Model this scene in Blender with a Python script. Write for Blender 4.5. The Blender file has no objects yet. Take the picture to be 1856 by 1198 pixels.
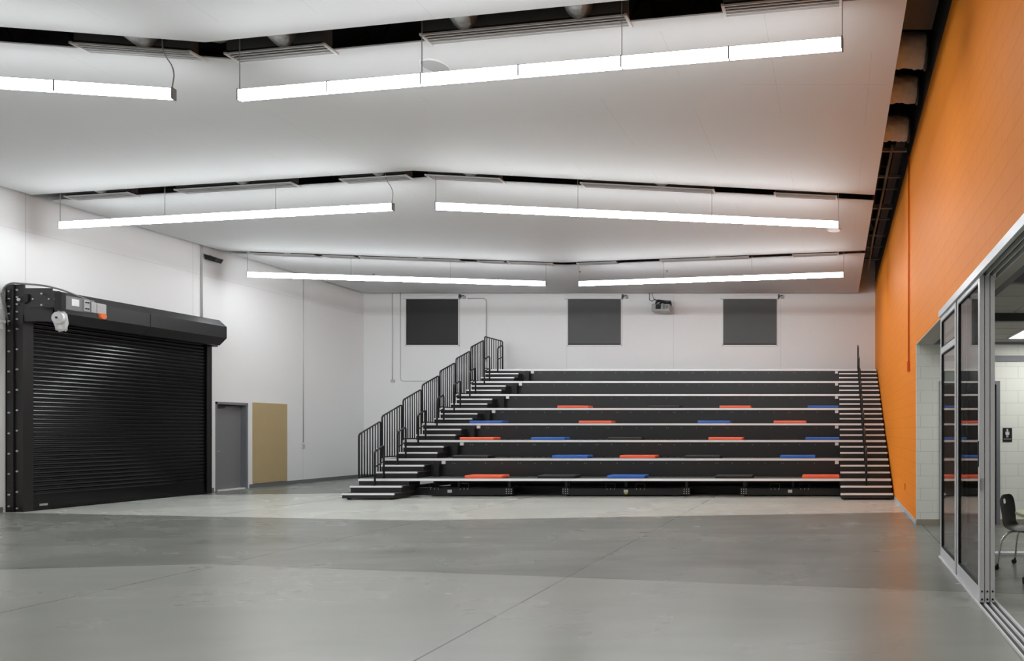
import bpy, bmesh, math, random
from mathutils import Vector, Matrix
random.seed(7)
PI = math.pi
sc = bpy.context.scene
COL = sc.collection

# ------------------------------------------------------------------ camera
H = 1.54                 # eye height
F = 1270.0               # focal length in pixels of the 1856 px wide frame
VX, VY = 1514.0, 781.0   # where the view axis meets the frame
cam_d = bpy.data.cameras.new('camera')
cam_d.sensor_fit = 'HORIZONTAL'; cam_d.sensor_width = 36.0
cam_d.lens = F / 1856 * 36
cam_d.shift_x = -(VX - 928) / 1856
cam_d.shift_y = (VY - 599) / 1856
cam_d.clip_start = 0.05; cam_d.clip_end = 200
cam = bpy.data.objects.new('camera', cam_d); COL.objects.link(cam)
cam.location = (0, 0, H); cam.rotation_euler = (PI/2, 0, 0)
sc.camera = cam

# ------------------------------------------------------------------ world, exposure
w = bpy.data.worlds.new('world'); sc.world = w; w.use_nodes = True
w.node_tree.nodes['Background'].inputs[0].default_value = (0.8, 0.86, 1, 1)
w.node_tree.nodes['Background'].inputs[1].default_value = 0.05
sc.view_settings.view_transform = 'Standard'
sc.view_settings.look = 'None'
sc.view_settings.gamma = 1
sc.view_settings.use_curve_mapping = False
sc.view_settings.exposure = 0.0
LAMP = 16.5              # emission of the pendant sides
LAMP_DOWN = 105.0         # emission of the pendant undersides
TROFFER = 7.5
try:
    sc.cycles.max_bounces = 10; sc.cycles.diffuse_bounces = 6
    sc.cycles.glossy_bounces = 5; sc.cycles.transparent_max_bounces = 24
    sc.cycles.caustics_reflective = False; sc.cycles.caustics_refractive = False
    sc.cycles.sample_clamp_indirect = 6
    sc.cycles.use_denoising = True
except Exception: pass

# ------------------------------------------------------------------ materials
def lin(c):
    if isinstance(c, (int, float)): c = (c, c, c)
    r = []
    for v in c:
        v = v / 255
        r.append(v/12.92 if v <= 0.04045 else ((v+0.055)/1.055)**2.4)
    return (r[0], r[1], r[2], 1)

def mat(name, col, rough=0.6, metal=0.0, spec=0.5, noise=0.0, nscale=6.0, bump=0.0, bscale=60.0, coat=0.0):
    m = bpy.data.materials.new(name); m.use_nodes = True
    nt = m.node_tree; b = nt.nodes['Principled BSDF']
    c = lin(col)
    b.inputs['Base Color'].default_value = c
    b.inputs['Roughness'].default_value = rough
    b.inputs['Metallic'].default_value = metal
    b.inputs['Specular IOR Level'].default_value = spec
    if coat: b.inputs['Coat Weight'].default_value = coat; b.inputs['Coat Roughness'].default_value = 0.08
    tc = nt.nodes.new('ShaderNodeTexCoord')
    n = nt.nodes.new('ShaderNodeTexNoise'); n.inputs['Scale'].default_value = nscale; n.inputs['Detail'].default_value = 5
    nt.links.new(tc.outputs['Object'], n.inputs['Vector'])
    r = nt.nodes.new('ShaderNodeMapRange')
    k = max(noise, 0.02)
    r.inputs['To Min'].default_value = 1-k; r.inputs['To Max'].default_value = 1+k
    nt.links.new(n.outputs['Fac'], r.inputs['Value'])
    mx = nt.nodes.new('ShaderNodeVectorMath'); mx.operation = 'SCALE'
    mx.inputs[0].default_value = c[:3]
    nt.links.new(r.outputs[0], mx.inputs['Scale'])
    nt.links.new(mx.outputs[0], b.inputs['Base Color'])
    if bump:
        n2 = nt.nodes.new('ShaderNodeTexNoise'); n2.inputs['Scale'].default_value = bscale
        nt.links.new(tc.outputs['Object'], n2.inputs['Vector'])
        bp = nt.nodes.new('ShaderNodeBump'); bp.inputs['Strength'].default_value = bump; bp.inputs['Distance'].default_value = 0.01
        nt.links.new(n2.outputs['Fac'], bp.inputs['Height'])
        nt.links.new(bp.outputs[0], b.inputs['Normal'])
    return m

def emis(name, col, s):
    m = bpy.data.materials.new(name); m.use_nodes = True
    nt = m.node_tree; nt.nodes.clear()
    o = nt.nodes.new('ShaderNodeOutputMaterial'); e = nt.nodes.new('ShaderNodeEmission')
    e.inputs[0].default_value = (*col, 1); e.inputs[1].default_value = s
    nt.links.new(e.outputs[0], o.inputs[0])
    return m

class NT:
    """tiny node helper"""
    def __init__(s, m): s.nt = m.node_tree; s.b = s.nt.nodes['Principled BSDF']
    def n(s, t, **kw):
        x = s.nt.nodes.new(t)
        for k, v in kw.items(): setattr(x, k, v)
        return x
    def l(s, a, b): s.nt.links.new(a, b)
    def math(s, op, a, b=None, c=None, clamp=False):
        x = s.n('ShaderNodeMath', operation=op); x.use_clamp = clamp
        for i, v in enumerate((a, b, c)):
            if v is None: continue
            if isinstance(v, (int, float)): x.inputs[i].default_value = v
            else: s.l(v, x.inputs[i])
        return x.outputs[0]
    def mix(s, f, a, b):
        x = s.n('ShaderNodeMix', data_type='RGBA')
        if isinstance(f, (int, float)): x.inputs[0].default_value = f
        else: s.l(f, x.inputs[0])
        for i, v in ((6, a), (7, b)):
            if isinstance(v, tuple): x.inputs[i].default_value = v
            else: s.l(v, x.inputs[i])
        return x.outputs[2]
    def line(s, coord, pos, wid):
        """1 where |coord-pos| < wid"""
        d = s.math('ABSOLUTE', s.math('SUBTRACT', coord, pos))
        return s.math('LESS_THAN', d, wid)
    def rep(s, coord, off, period, wid):
        d = s.math('PINGPONG', s.math('SUBTRACT', coord, off), period/2)
        return s.math('LESS_THAN', d, wid)

def new(name, rough=0.6, spec=0.5):
    m = bpy.data.materials.new(name); m.use_nodes = True
    k = NT(m); k.b.inputs['Roughness'].default_value = rough; k.b.inputs['Specular IOR Level'].default_value = spec
    geo = k.n('ShaderNodeNewGeometry'); sp = k.n('ShaderNodeSeparateXYZ'); k.l(geo.outputs['Position'], sp.inputs[0])
    return m, k, geo.outputs['Position'], sp.outputs

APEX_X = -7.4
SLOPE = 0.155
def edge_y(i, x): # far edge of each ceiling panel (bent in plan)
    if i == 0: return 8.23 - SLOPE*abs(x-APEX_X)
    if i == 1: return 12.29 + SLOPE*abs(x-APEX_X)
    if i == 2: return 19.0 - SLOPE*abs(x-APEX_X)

# polished concrete, with the three bent bands that mirror the ceiling panels
def floor_mat():
    m, k, P, S = new('polished_concrete', 0.3, 0.42)
    X, Y = S[0], S[1]
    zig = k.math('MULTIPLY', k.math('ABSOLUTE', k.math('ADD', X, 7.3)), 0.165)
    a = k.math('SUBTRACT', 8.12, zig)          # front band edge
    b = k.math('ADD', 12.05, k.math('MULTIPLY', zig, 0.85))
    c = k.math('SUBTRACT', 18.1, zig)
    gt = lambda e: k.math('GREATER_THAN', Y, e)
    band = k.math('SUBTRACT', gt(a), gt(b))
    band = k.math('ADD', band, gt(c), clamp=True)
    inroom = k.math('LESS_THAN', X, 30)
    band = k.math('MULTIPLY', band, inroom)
    def noise(scale, det, vs, dist=0.0):
        mp = k.n('ShaderNodeMapping'); mp.inputs['Scale'].default_value = vs
        k.l(P, mp.inputs[0])
        n = k.n('ShaderNodeTexNoise'); n.inputs['Scale'].default_value = scale; n.inputs['Detail'].default_value = det
        n.inputs['Distortion'].default_value = dist
        k.l(mp.outputs[0], n.inputs['Vector']); return n.outputs['Fac']
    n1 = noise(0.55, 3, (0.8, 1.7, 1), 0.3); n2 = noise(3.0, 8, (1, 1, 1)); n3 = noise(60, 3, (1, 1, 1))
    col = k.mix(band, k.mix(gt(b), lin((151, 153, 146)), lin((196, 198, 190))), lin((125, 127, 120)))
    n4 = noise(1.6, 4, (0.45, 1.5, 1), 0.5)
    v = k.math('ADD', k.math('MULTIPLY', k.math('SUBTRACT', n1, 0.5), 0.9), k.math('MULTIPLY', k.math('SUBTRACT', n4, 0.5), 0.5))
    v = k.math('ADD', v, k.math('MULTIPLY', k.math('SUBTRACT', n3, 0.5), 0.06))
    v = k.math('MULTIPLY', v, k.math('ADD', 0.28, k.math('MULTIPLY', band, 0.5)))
    v = k.math('ADD', v, 1.0)
    sc_ = k.n('ShaderNodeVectorMath', operation='SCALE'); k.l(col, sc_.inputs[0]); k.l(v, sc_.inputs['Scale'])
    seam = k.line(k.math('ADD', Y, 0.0), a, 0.012)
    seam2 = k.line(Y, b, 0.012)
    j = k.rep(X, -2.82, 4.25, 0.008)
    j = k.math('MULTIPLY', j, k.math('LESS_THAN', X, 1.6))
    jj = k.math('ADD', j, k.math('MULTIPLY', k.math('ADD', seam, seam2), 0.55), clamp=True)
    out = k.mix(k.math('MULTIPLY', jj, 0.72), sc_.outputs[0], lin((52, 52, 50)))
    k.l(out, k.b.inputs['Base Color'])
    r = k.math('ADD', 0.24, k.math('MULTIPLY', n1, 0.06)); k.l(r, k.b.inputs['Roughness'])
    return m

def wall_mat(name, col, axis, off, period, horiz=True):
    m, k, P, S = new(name, 0.55, 0.35)
    ln = k.rep(S[axis], off, period, 0.006)
    if horiz: ln = k.math('MAXIMUM', ln, k.math('MULTIPLY', k.line(S[2], 5.42, 0.007), 0.5))
    n = k.n('ShaderNodeTexNoise'); n.inputs['Scale'].default_value = 0.7; k.l(P, n.inputs['Vector'])
    c = k.mix(k.math('MULTIPLY', n.outputs['Fac'], 0.12), lin(col), lin(tuple(int(v*0.86) for v in col)))
    k.l(k.mix(k.math('MULTIPLY', ln, 0.35), c, lin(tuple(int(v*0.6) for v in col))), k.b.inputs['Base Color'])
    return m

def block_mat(name, col, mortar, axis, zmax=99.0, rough=0.5, spec=0.4, joint=None):
    m, k, P, S = new(name, rough, spec)
    cb = k.n('ShaderNodeCombineXYZ'); k.l(S[axis], cb.inputs[0]); k.l(S[2], cb.inputs[1])
    br = k.n('ShaderNodeTexBrick'); k.l(cb.outputs[0], br.inputs['Vector'])
    br.inputs['Scale'].default_value = 1.0; br.inputs['Brick Width'].default_value = 0.4
    br.inputs['Row Height'].default_value = 0.2; br.inputs['Mortar Size'].default_value = 0.005
    br.inputs['Mortar Smooth'].default_value = 0.3
    below = k.math('LESS_THAN', S[2], zmax)
    f = k.math('MULTIPLY', br.outputs['Fac'], below)
    if joint: f = k.math('MAXIMUM', f, k.line(S[axis], joint, 0.006))
    n = k.n('ShaderNodeTexNoise'); n.inputs['Scale'].default_value = 1.2; k.l(P, n.inputs['Vector'])
    c = k.mix(k.math('MULTIPLY', n.outputs['Fac'], 0.10), lin(col), lin(tuple(int(v*0.88) for v in col)))
    k.l(k.mix(f, c, lin(mortar)), k.b.inputs['Base Color'])
    bp = k.n('ShaderNodeBump'); bp.inputs['Strength'].default_value = 0.25; bp.inputs['Distance'].default_value = 0.003; bp.invert = True
    k.l(f, bp.inputs['Height']); k.l(bp.outputs[0], k.b.inputs['Normal'])
    return m

def ceil_mat():
    m, k, P, S = new('painted_ceiling_board', 0.7, 0.25)
    ln = k.math('MAXIMUM', k.rep(S[0], -2.0, 1.22, 0.004), k.rep(S[1], 9.24, 2.44, 0.004))
    n = k.n('ShaderNodeTexNoise'); n.inputs['Scale'].default_value = 0.5; n.inputs['Detail'].default_value = 3; k.l(P, n.inputs['Vector'])
    fade = k.math('MULTIPLY', k.math('GREATER_THAN', n.outputs['Fac'], 0.52), 0.2)
    k.l(k.mix(k.math('MULTIPLY', ln, fade), lin((213, 213, 213)), lin((120, 120, 120))), k.b.inputs['Base Color'])
    return m

def glass_mat(tint=0.93):
    m = bpy.data.materials.new('clear_glass'); m.use_nodes = True
    nt = m.node_tree; nt.nodes.clear()
    o = nt.nodes.new('ShaderNodeOutputMaterial'); mx = nt.nodes.new('ShaderNodeMixShader')
    t = nt.nodes.new('ShaderNodeBsdfTransparent'); t.inputs[0].default_value = (tint*.98, tint, tint*.99, 1)
    g = nt.nodes.new('ShaderNodeBsdfGlossy'); g.inputs['Roughness'].default_value = 0.01
    geo = nt.nodes.new('ShaderNodeNewGeometry'); d = nt.nodes.new('ShaderNodeVectorMath'); d.operation = 'DOT_PRODUCT'
    nt.links.new(geo.outputs['Normal'], d.inputs[0]); nt.links.new(geo.outputs['Incoming'], d.inputs[1])
    def mt(op, a, b=None):
        x = nt.nodes.new('ShaderNodeMath'); x.operation = op
        for i, v in enumerate((a, b)):
            if v is None: continue
            if isinstance(v, (int, float)): x.inputs[i].default_value = v
            else: nt.links.new(v, x.inputs[i])
        return x.outputs[0]
    c = mt('ABSOLUTE', d.outputs['Value'])
    f = mt('ADD', 0.04, mt('MULTIPLY', 0.96, mt('POWER', mt('SUBTRACT', 1.0, c), 5.0)))
    nt.links.new(f, mx.inputs[0]); nt.links.new(t.outputs[0], mx.inputs[1]); nt.links.new(g.outputs[0], mx.inputs[2])
    nt.links.new(mx.outputs[0], o.inputs[0])
    return m

M = {}
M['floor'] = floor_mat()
M['wall_left'] = wall_mat('painted_wall_panels_left', (240, 240, 240), 1, 13.63, 3.55)
M['wall_back'] = wall_mat('painted_wall_panels_back', (238, 238, 238), 0, -5.4, 3.57)
M['orange'] = block_mat('orange_painted_block', (255, 149, 42), (242, 134, 36), 1, 5.2, 0.6, 0.15, 8.5)
M['block'] = block_mat('white_painted_block', (244, 246, 238), (222, 224, 216), 0)
M['ceil'] = ceil_mat()
M['deckroof'] = mat('dark_roof_deck', 30, 0.8, noise=0.2)
M['darksteel'] = mat('dark_grey_steel', (62, 64, 68), 0.5, noise=0.1)
M['joist'] = mat('black_joist_steel', 70, 0.6)
M['white_metal'] = mat('white_enamel', 225, 0.35)
M['grey_metal'] = mat('grey_enamel', 120, 0.4)
M['plenum'] = mat('dark_plenum_sheet', 92, 0.5, noise=0.15)
M['foil'] = mat('wrinkled_foil_duct', 165, 0.35, metal=0.6, noise=0.25, nscale=18, bump=1.0, bscale=26)
M['insul'] = mat('wrinkled_grey_duct_wrap', 215, 0.5, metal=0.0, noise=0.2, nscale=12, bump=1.0, bscale=30)
M['lamp'] = emis('lit_diffuser_side', (0.955, 1.0, 1.025), LAMP)
M['lamp_down'] = emis('lit_diffuser_underside', (0.955, 1.0, 1.025), LAMP_DOWN)
M['troffer'] = emis('lit_troffer', (1, 0.99, 0.97), TROFFER)
M['black'] = mat('black_powder_coat', 26, 0.42, noise=0.08)
M['face'] = mat('black_riser_panel', (37, 37, 37), 0.38, noise=0.1, nscale=2)
M['under'] = mat('black_understructure', 14, 0.6)
M['tread'] = mat('dark_tread_surface', 62, 0.7, noise=0.1)
M['nosing'] = mat('aluminium_nosing', (244, 244, 244), 0.38)
M['steel'] = mat('bright_zinc', 215, 0.3, metal=0.8)
M['chrome'] = mat('chrome', 225, 0.12, metal=1.0)
M['red'] = mat('orange_red_vinyl', (235, 100, 66), 0.42, bump=0.1)
M['blue'] = mat('blue_vinyl', (44, 96, 178), 0.42, bump=0.1)
M['blackvinyl'] = mat('black_vinyl', 30, 0.45, bump=0.1)
M['slat'] = mat('black_door_slat', (12, 12, 13), 0.2, spec=0.55)
M['hood'] = mat('black_hood_sheet', (32, 32, 33), 0.4, noise=0.1, nscale=3)
M['alu'] = mat('anodised_aluminium', (222, 223, 225), 0.36)
M['gasket'] = mat('black_gasket', 14, 0.6)
M['glass'] = glass_mat()
M['door_grey'] = mat('grey_painted_steel_door', (122, 122, 124), 0.42, noise=0.04)
M['frame_grey'] = mat('grey_painted_frame', (122, 124, 130), 0.42)
M['tan'] = mat('tan_hardboard', (184, 162, 120), 0.6, noise=0.06, nscale=3, bump=0.05)
M['base'] = mat('grey_vinyl_base', (110, 112, 114), 0.5)
M['basetan'] = mat('taupe_vinyl_base', (160, 150, 134), 0.5)
M['basepale'] = mat('base_painted_reflection', (190, 198, 206), 0.45)  # blue-grey reflection along the orange wall's base, put into its colour
M['shade'] = mat('dark_blind_fabric', (38, 38, 39), 0.55, noise=0.12, nscale=2.5)
M['shade2'] = mat('charcoal_blind_fabric', (72, 72, 72), 0.5, noise=0.14, nscale=2.0)
M['wood'] = mat('honey_wood_door', (190, 140, 66), 0.4, noise=0.15, nscale=10)
M['conduit'] = mat('painted_conduit', (196, 196, 196), 0.5)
M['conduit_o'] = mat('orange_painted_conduit', (226, 104, 20), 0.45)
M['plastic_w'] = mat('white_plastic', 225, 0.35)
M['lightgrey'] = mat('light_grey_plastic', 170, 0.4)
M['orange_btn'] = mat('orange_plastic', (226, 110, 50), 0.4)
M['bag'] = mat('milky_plastic_film', (205, 205, 205), 0.2)
M['chair'] = mat('black_moulded_plastic', (20, 20, 22), 0.35)
M['table'] = mat('beige_laminate', (220, 212, 178), 0.4)
M['yellow'] = mat('yellow_label', (220, 220, 40), 0.5)
M['ctile'] = mat('classroom_ceiling_tile', (196, 194, 188), 0.8, noise=0.04)
M['redpaint'] = mat('red_orange_paint', (196, 78, 34), 0.6)

# ------------------------------------------------------------------ mesh builder
class MB:
    def __init__(s): s.v = []; s.f = []; s.mi = []; s.mats = []; s.sm = []
    def _m(s, m):
        if m is None: m = s.mats[0] if s.mats else None
        if m not in s.mats: s.mats.append(m)
        return s.mats.index(m)
    def add(s, vs, fs, m=None, smooth=False):
        o = len(s.v); s.v += [tuple(v) for v in vs]
        i = s._m(m)
        for f in fs: s.f.append(tuple(o+a for a in f)); s.mi.append(i); s.sm.append(smooth)
        return s
    def box(s, x0, x1, y0, y1, z0, z1, m=None):
        x0, x1 = min(x0, x1), max(x0, x1); y0, y1 = min(y0, y1), max(y0, y1); z0, z1 = min(z0, z1), max(z0, z1)
        v = [(x0,y0,z0),(x1,y0,z0),(x1,y1,z0),(x0,y1,z0),(x0,y0,z1),(x1,y0,z1),(x1,y1,z1),(x0,y1,z1)]
        return s.add(v, [(0,3,2,1),(4,5,6,7),(0,1,5,4),(1,2,6,5),(2,3,7,6),(3,0,4,7)], m)
    def obox(s, a, b, wid, z0, z1, m=None):
        """box along a plan segment a-b of a width"""
        a = Vector(a); b = Vector(b); d = (b-a).normalized(); n = Vector((-d.y, d.x))*wid/2
        p = [a-n, b-n, b+n, a+n]
        v = [(q.x, q.y, z0) for q in p] + [(q.x, q.y, z1) for q in p]
        return s.add(v, [(0,3,2,1),(4,5,6,7),(0,1,5,4),(1,2,6,5),(2,3,7,6),(3,0,4,7)], m)
    def cyl(s, p0, p1, r, n=12, m=None, r1=None, caps=True, smooth=True):
        p0 = Vector(p0); p1 = Vector(p1); d = (p1-p0).normalized()
        u = d.orthogonal().normalized(); w_ = d.cross(u)
        r1 = r if r1 is None else r1
        v = []
        for c, rr in ((p0, r), (p1, r1)):
            for i in range(n):
                a = 2*PI*i/n; v.append(c + (u*math.cos(a)+w_*math.sin(a))*rr)
        s.add(v, [(i, (i+1) % n, n+(i+1) % n, n+i) for i in range(n)], m, smooth)
        if caps: s.add(v, [tuple(range(n))[::-1], tuple(range(n, 2*n))], m)
        return s
    def tube(s, pts, r, n=8, m=None, round_=0.0, seg=5):
        P = [Vector(p) for p in pts]
        if round_ and len(P) > 2:
            Q = [P[0]]
            for i in range(1, len(P)-1):
                a, b, c = P[i-1], P[i], P[i+1]
                ra = min(round_, (a-b).length*0.49, (c-b).length*0.49)
                s0 = b+(a-b).normalized()*ra; s1 = b+(c-b).normalized()*ra
                for j in range(seg+1):
                    t = j/seg; Q.append(s0*(1-t)**2 + b*2*t*(1-t) + s1*t*t)
            Q.append(P[-1]); P = Q
        v = []; prev = None
        for i, p in enumerate(P):
            d = (P[min(i+1, len(P)-1)] - P[max(i-1, 0)]).normalized()
            u = d.orthogonal().normalized() if prev is None else (prev - d*prev.dot(d)).normalized()
            prev = u; w_ = d.cross(u)
            for k in range(n):
                a = 2*PI*k/n; v.append(p + (u*math.cos(a)+w_*math.sin(a))*r)
        fs = []
        for i in range(len(P)-1):
            for k in range(n):
                fs.append((i*n+k, i*n+(k+1) % n, (i+1)*n+(k+1) % n, (i+1)*n+k))
        s.add(v, fs, m, True)
        s.add(v[:n], [tuple(range(n))[::-1]], m); s.add(v[-n:], [tuple(range(n))], m)
        return s
    def prism_y(s, prof, y0, y1, m=None, smooth=False):
        """profile of (x,z) points extruded along y, closed"""
        n = len(prof)
        v = [(x, y0, z) for x, z in prof] + [(x, y1, z) for x, z in prof]
        s.add(v, [(i, (i+1) % n, n+(i+1) % n, n+i) for i in range(n)], m, smooth)
        s.add(v, [tuple(range(n))[::-1], tuple(range(n, 2*n))], m)
        return s
    def prism_z(s, prof, z0, z1, m=None):
        n = len(prof)
        v = [(x, y, z0) for x, y in prof] + [(x, y, z1) for x, y in prof]
        s.add(v, [(i, (i+1) % n, n+(i+1) % n, n+i) for i in range(n)], m)
        s.add(v, [tuple(range(n))[::-1], tuple(range(n, 2*n))], m)
        return s
    def build(s, name, m=None, parent=None, bevel=0.0, fix=True):
        me = bpy.data.meshes.new(name)
        org = Vector((0, 0, 0))
        me.from_pydata(s.v, [], s.f)
        mats = s.mats if s.mats != [None] else []
        for q in s.mats: me.materials.append(q if q is not None else m)
        for i, p in enumerate(me.polygons): p.material_index = s.mi[i]; p.use_smooth = s.sm[i]
        if fix:
            bm = bmesh.new(); bm.from_mesh(me)
            bmesh.ops.remove_doubles(bm, verts=bm.verts, dist=1e-6)
            bmesh.ops.recalc_face_normals(bm, faces=bm.faces)
            bm.to_mesh(me); bm.free()
        o = bpy.data.objects.new(name, me); COL.objects.link(o)
        if parent is not None:
            o.parent = parent
            # geometry is given in world coordinates: cancel the parent's place
            q = parent; off = Vector((0, 0, 0))
            while q is not None: off += q.location; q = q.parent
            me.transform(Matrix.Translation(-off))
        else:
            # put the origin at the thing's base
            xs = [c.co for c in me.vertices]
            c = Vector(((min(a.x for a in xs)+max(a.x for a in xs))/2, (min(a.y for a in xs)+max(a.y for a in xs))/2, min(a.z for a in xs)))
            me.transform(Matrix.Translation(-c)); o.location = c
        if bevel:
            b = o.modifiers.new('bevel', 'BEVEL'); b.width = bevel; b.segments = 2; b.limit_method = 'ANGLE'
        return o

def tag(o, label=None, cat=None, group=None, kind=None):
    if label: o['label'] = label
    if cat: o['category'] = cat
    if group: o['group'] = group
    if kind: o['kind'] = kind
    return o
def thing(name, label, cat, loc, group=None):
    o = bpy.data.objects.new(name, None); COL.objects.link(o); o.location = loc; o.empty_display_size = 0.1
    return tag(o, label, cat, group)
def struct(o, label=None): return tag(o, label, None, None, 'structure')

def ids(name): pass

# ------------------------------------------------------------------ room shell
XL, XR, YB, YF, ZT = -15.75, 1.33, 23.4, -4.0, 8.6
ZC = H + 4.565          # underside of the hanging ceiling panels
Z_OR = 6.44             # top of orange paint
OPEN_Y = 11.5; OPEN_Z = 2.97
SX = 7.5                # far side of the classroom

def wall_cells(a0, a1, z0, z1, holes):
    A = sorted({a0, a1, *[h[0] for h in holes], *[h[1] for h in holes]})
    Z = sorted({z0, z1, *[h[2] for h in holes], *[h[3] for h in holes]})
    for i in range(len(A)-1):
        for j in range(len(Z)-1):
            ca, cz = (A[i]+A[i+1])/2, (Z[j]+Z[j+1])/2
            if not any(h[0] < ca < h[1] and h[2] < cz < h[3] for h in holes):
                yield A[i], A[i+1], Z[j], Z[j+1]

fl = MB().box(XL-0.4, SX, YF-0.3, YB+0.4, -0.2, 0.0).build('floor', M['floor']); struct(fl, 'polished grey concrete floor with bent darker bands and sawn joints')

DOOR = (17.80, 18.78, 0.0, 2.285)
b = MB()
for a0, a1, z0, z1 in wall_cells(YF, YB, 0, ZT, [DOOR]): b.box(XL-0.3, XL, a0, a1, z0, z1)
struct(b.build('wall_left', M['wall_left']), 'pale grey panelled left wall')
WIN = [(-14.32, -12.58, 4.41, 5.93), (-8.92, -7.15, 4.41, 5.93), (-3.74, -1.95, 4.41, 5.93)]
b = MB()
for a0, a1, z0, z1 in wall_cells(XL-0.3, XR+0.3, 0, ZT, WIN): b.box(a0, a1, YB, YB+0.3, z0, z1)
struct(b.build('wall_back', M['wall_back']), 'pale grey back wall behind the bleachers')
struct(MB().box(XL-0.3, SX, YF-0.3, YF, 0, ZT).build('wall_front', M['wall_left']))
b = MB()
for a0, a1, z0, z1 in wall_cells(YF, YB, 0, Z_OR, [(YF-1, OPEN_Y+0.06, -1, OPEN_Z)]): b.box(XR, XR+0.28, a0, a1, z0, z1)
struct(b.build('wall_right', M['orange']), 'bright orange painted block wall')
struct(MB().box(XR+0.0, XR+0.28, YF, YB, Z_OR, ZT).build('trim_1', M['darksteel']), 'dark grey steel band above the orange wall')
struct(MB().box(XL, XR, YF, YB, ZT, ZT+0.1).build('ceiling', M['deckroof']), 'dark roof deck above the hanging panels')

# hanging ceiling panels, bent in plan
EX0, EX1 = -15.55, 0.76
def zig(i, off):
    return [(x, edge_y(i, x)+off) for x in (EX0, APEX_X, EX1)]
GAP = [0.38, 0.35, 0.31]
clouds = [
    [(EX1, YF+0.15), (EX0, YF+0.15)] + zig(0, 0),
    zig(0, GAP[0])[::-1] + zig(1, 0),
    zig(1, GAP[1])[::-1] + zig(2, 0),
    zig(2, GAP[2])[::-1] + [(EX0, 23.16), (EX1, 23.16)]]
for i, pr in enumerate(clouds):
    o = MB().prism_z(pr, ZC, ZC+0.016).build('ceiling', M['ceil'])
    struct(o, ['nearest', 'second', 'third', 'rearmost'][i] + ' white hanging ceiling panel')

# roof joists above the panels
for y in (1.0, 4.0, 6.6, 8.9, 11.0, 13.2, 15.6, 18.6, 21.0):
    jb = MB().box(XL+0.05, XR-0.02, y-0.06, y+0.06, 8.42, 8.55).box(XL+0.05, XR-0.02, y-0.04, y+0.04, 7.42, 7.52)
    n = 18
    for q in range(n):
        xa = XL+0.1+(XR-XL-0.2)*q/n; xb = XL+0.1+(XR-XL-0.2)*(q+0.5)/n; xc = XL+0.1+(XR-XL-0.2)*(q+1)/n
        jb.cyl((xa, y, 7.5), (xb, y, 8.45), 0.02, 5); jb.cyl((xb, y, 8.45), (xc, y, 7.5), 0.02, 5)
    struct(jb.build('ceiling_joist', M['joist']), 'black open-web roof joist')

# baseboards
struct(MB().box(XL, XL+0.012, 17.3+0.03, DOOR[0]-0.05, 0, 0.1).box(XL, XL+0.012, DOOR[1]+0.05, YB, 0, 0.1).box(XL, XL+0.012, YF, 13.25, 0, 0.1).build('baseboard_left', M['base']))
struct(MB().box(XL, XR, YB-0.012, YB, 0, 0.1).build('baseboard_back', M['base']))
struct(MB().box(XR-0.012, XR, OPEN_Y, YB, 0, 0.07).build('baseboard_right', M['basepale']))

# ------------------------------------------------------------------ classroom / corridor on the right
CX0 = XR+0.28
DR2 = (1.72+0.05, 2.64, 0.0, 2.30)
b = MB()
for a0, a1, z0, z1 in wall_cells(XR+0.002, SX, 0, OPEN_Z-0.012, [DR2]): b.box(a0, a1, OPEN_Y+0.0, OPEN_Y+0.055, z0, z1)
struct(b.build('wall_corridor', M['block']), 'white painted block wall at the end of the side passage')
struct(MB().box(XR, DR2[0]-0.06, OPEN_Y-0.012, OPEN_Y, 0, 0.09).box(DR2[1]+0.06, SX, OPEN_Y-0.012, OPEN_Y, 0, 0.09).build('baseboard_corridor', M['basetan']))
struct(MB().box(SX, SX+0.2, YF, OPEN_Y+0.25, 0, 3.9).build('wall_classroom', M['block']))
cz = 3.0
cb = MB().box(CX0+0.13, SX, 6.98, OPEN_Y, cz, cz+0.08)
struct(cb.build('ceiling_corridor', M['ctile']))
struct(MB().box(CX0, CX0+0.13, 4.0, OPEN_Y, cz, cz+0.3).box(CX0+0.13, SX, 6.90, 6.98, cz, 3.62).build('trim_2', M['darksteel']), 'dark grey bulkhead beside the sliding doors')
struct(MB().box(CX0, SX, YF, 6.9, 3.62, 3.7).build('ceiling_classroom', M['ctile']))
struct(MB().box(CX0+0.13, SX, 6.5, 6.9, 3.45, 3.62).build('trim_3', M['redpaint']), 'red-orange painted bulkhead')
# soffit over the passage
struct(MB().box(XR, CX0, YF, OPEN_Y, OPEN_Z-0.012, OPEN_Z).build('trim_4', M['ctile']), 'pale soffit under the orange wall')
# ceiling grid lines, header of the wall
struct(MB().box(CX0+0.13, SX, OPEN_Y-0.02, OPEN_Y, 2.68, 2.775).build('trim_5', M['frame_grey']), 'grey rail high on the white block wall')
g = MB()
for y in (7.6, 8.2, 9.4, 10.0, 10.6, 11.2): g.box(CX0+0.13, SX, y-0.012, y+0.012, cz-0.004, cz)
for x in (2.2, 3.4, 4.0, 4.6, 5.2): g.box(x-0.012, x+0.012, 6.98, OPEN_Y, cz-0.004, cz)
struct(g.build('trim_6', M['lightgrey']), 'ceiling tile grid')
# glass partition at the corridor
PY = 8.73
gp = thing('door_4', None, None, (4.0, PY, 0)); struct(gp, 'glass partition with dark header beyond the sliding doors')
MB().box(CX0, SX, PY-0.05, PY+0.05, 2.9, cz).build('header', M['darksteel'], gp)
MB().box(CX0, SX, PY-0.06, PY+0.06, 0.0, 0.03).build('floor_track', M['alu'], gp)
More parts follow.
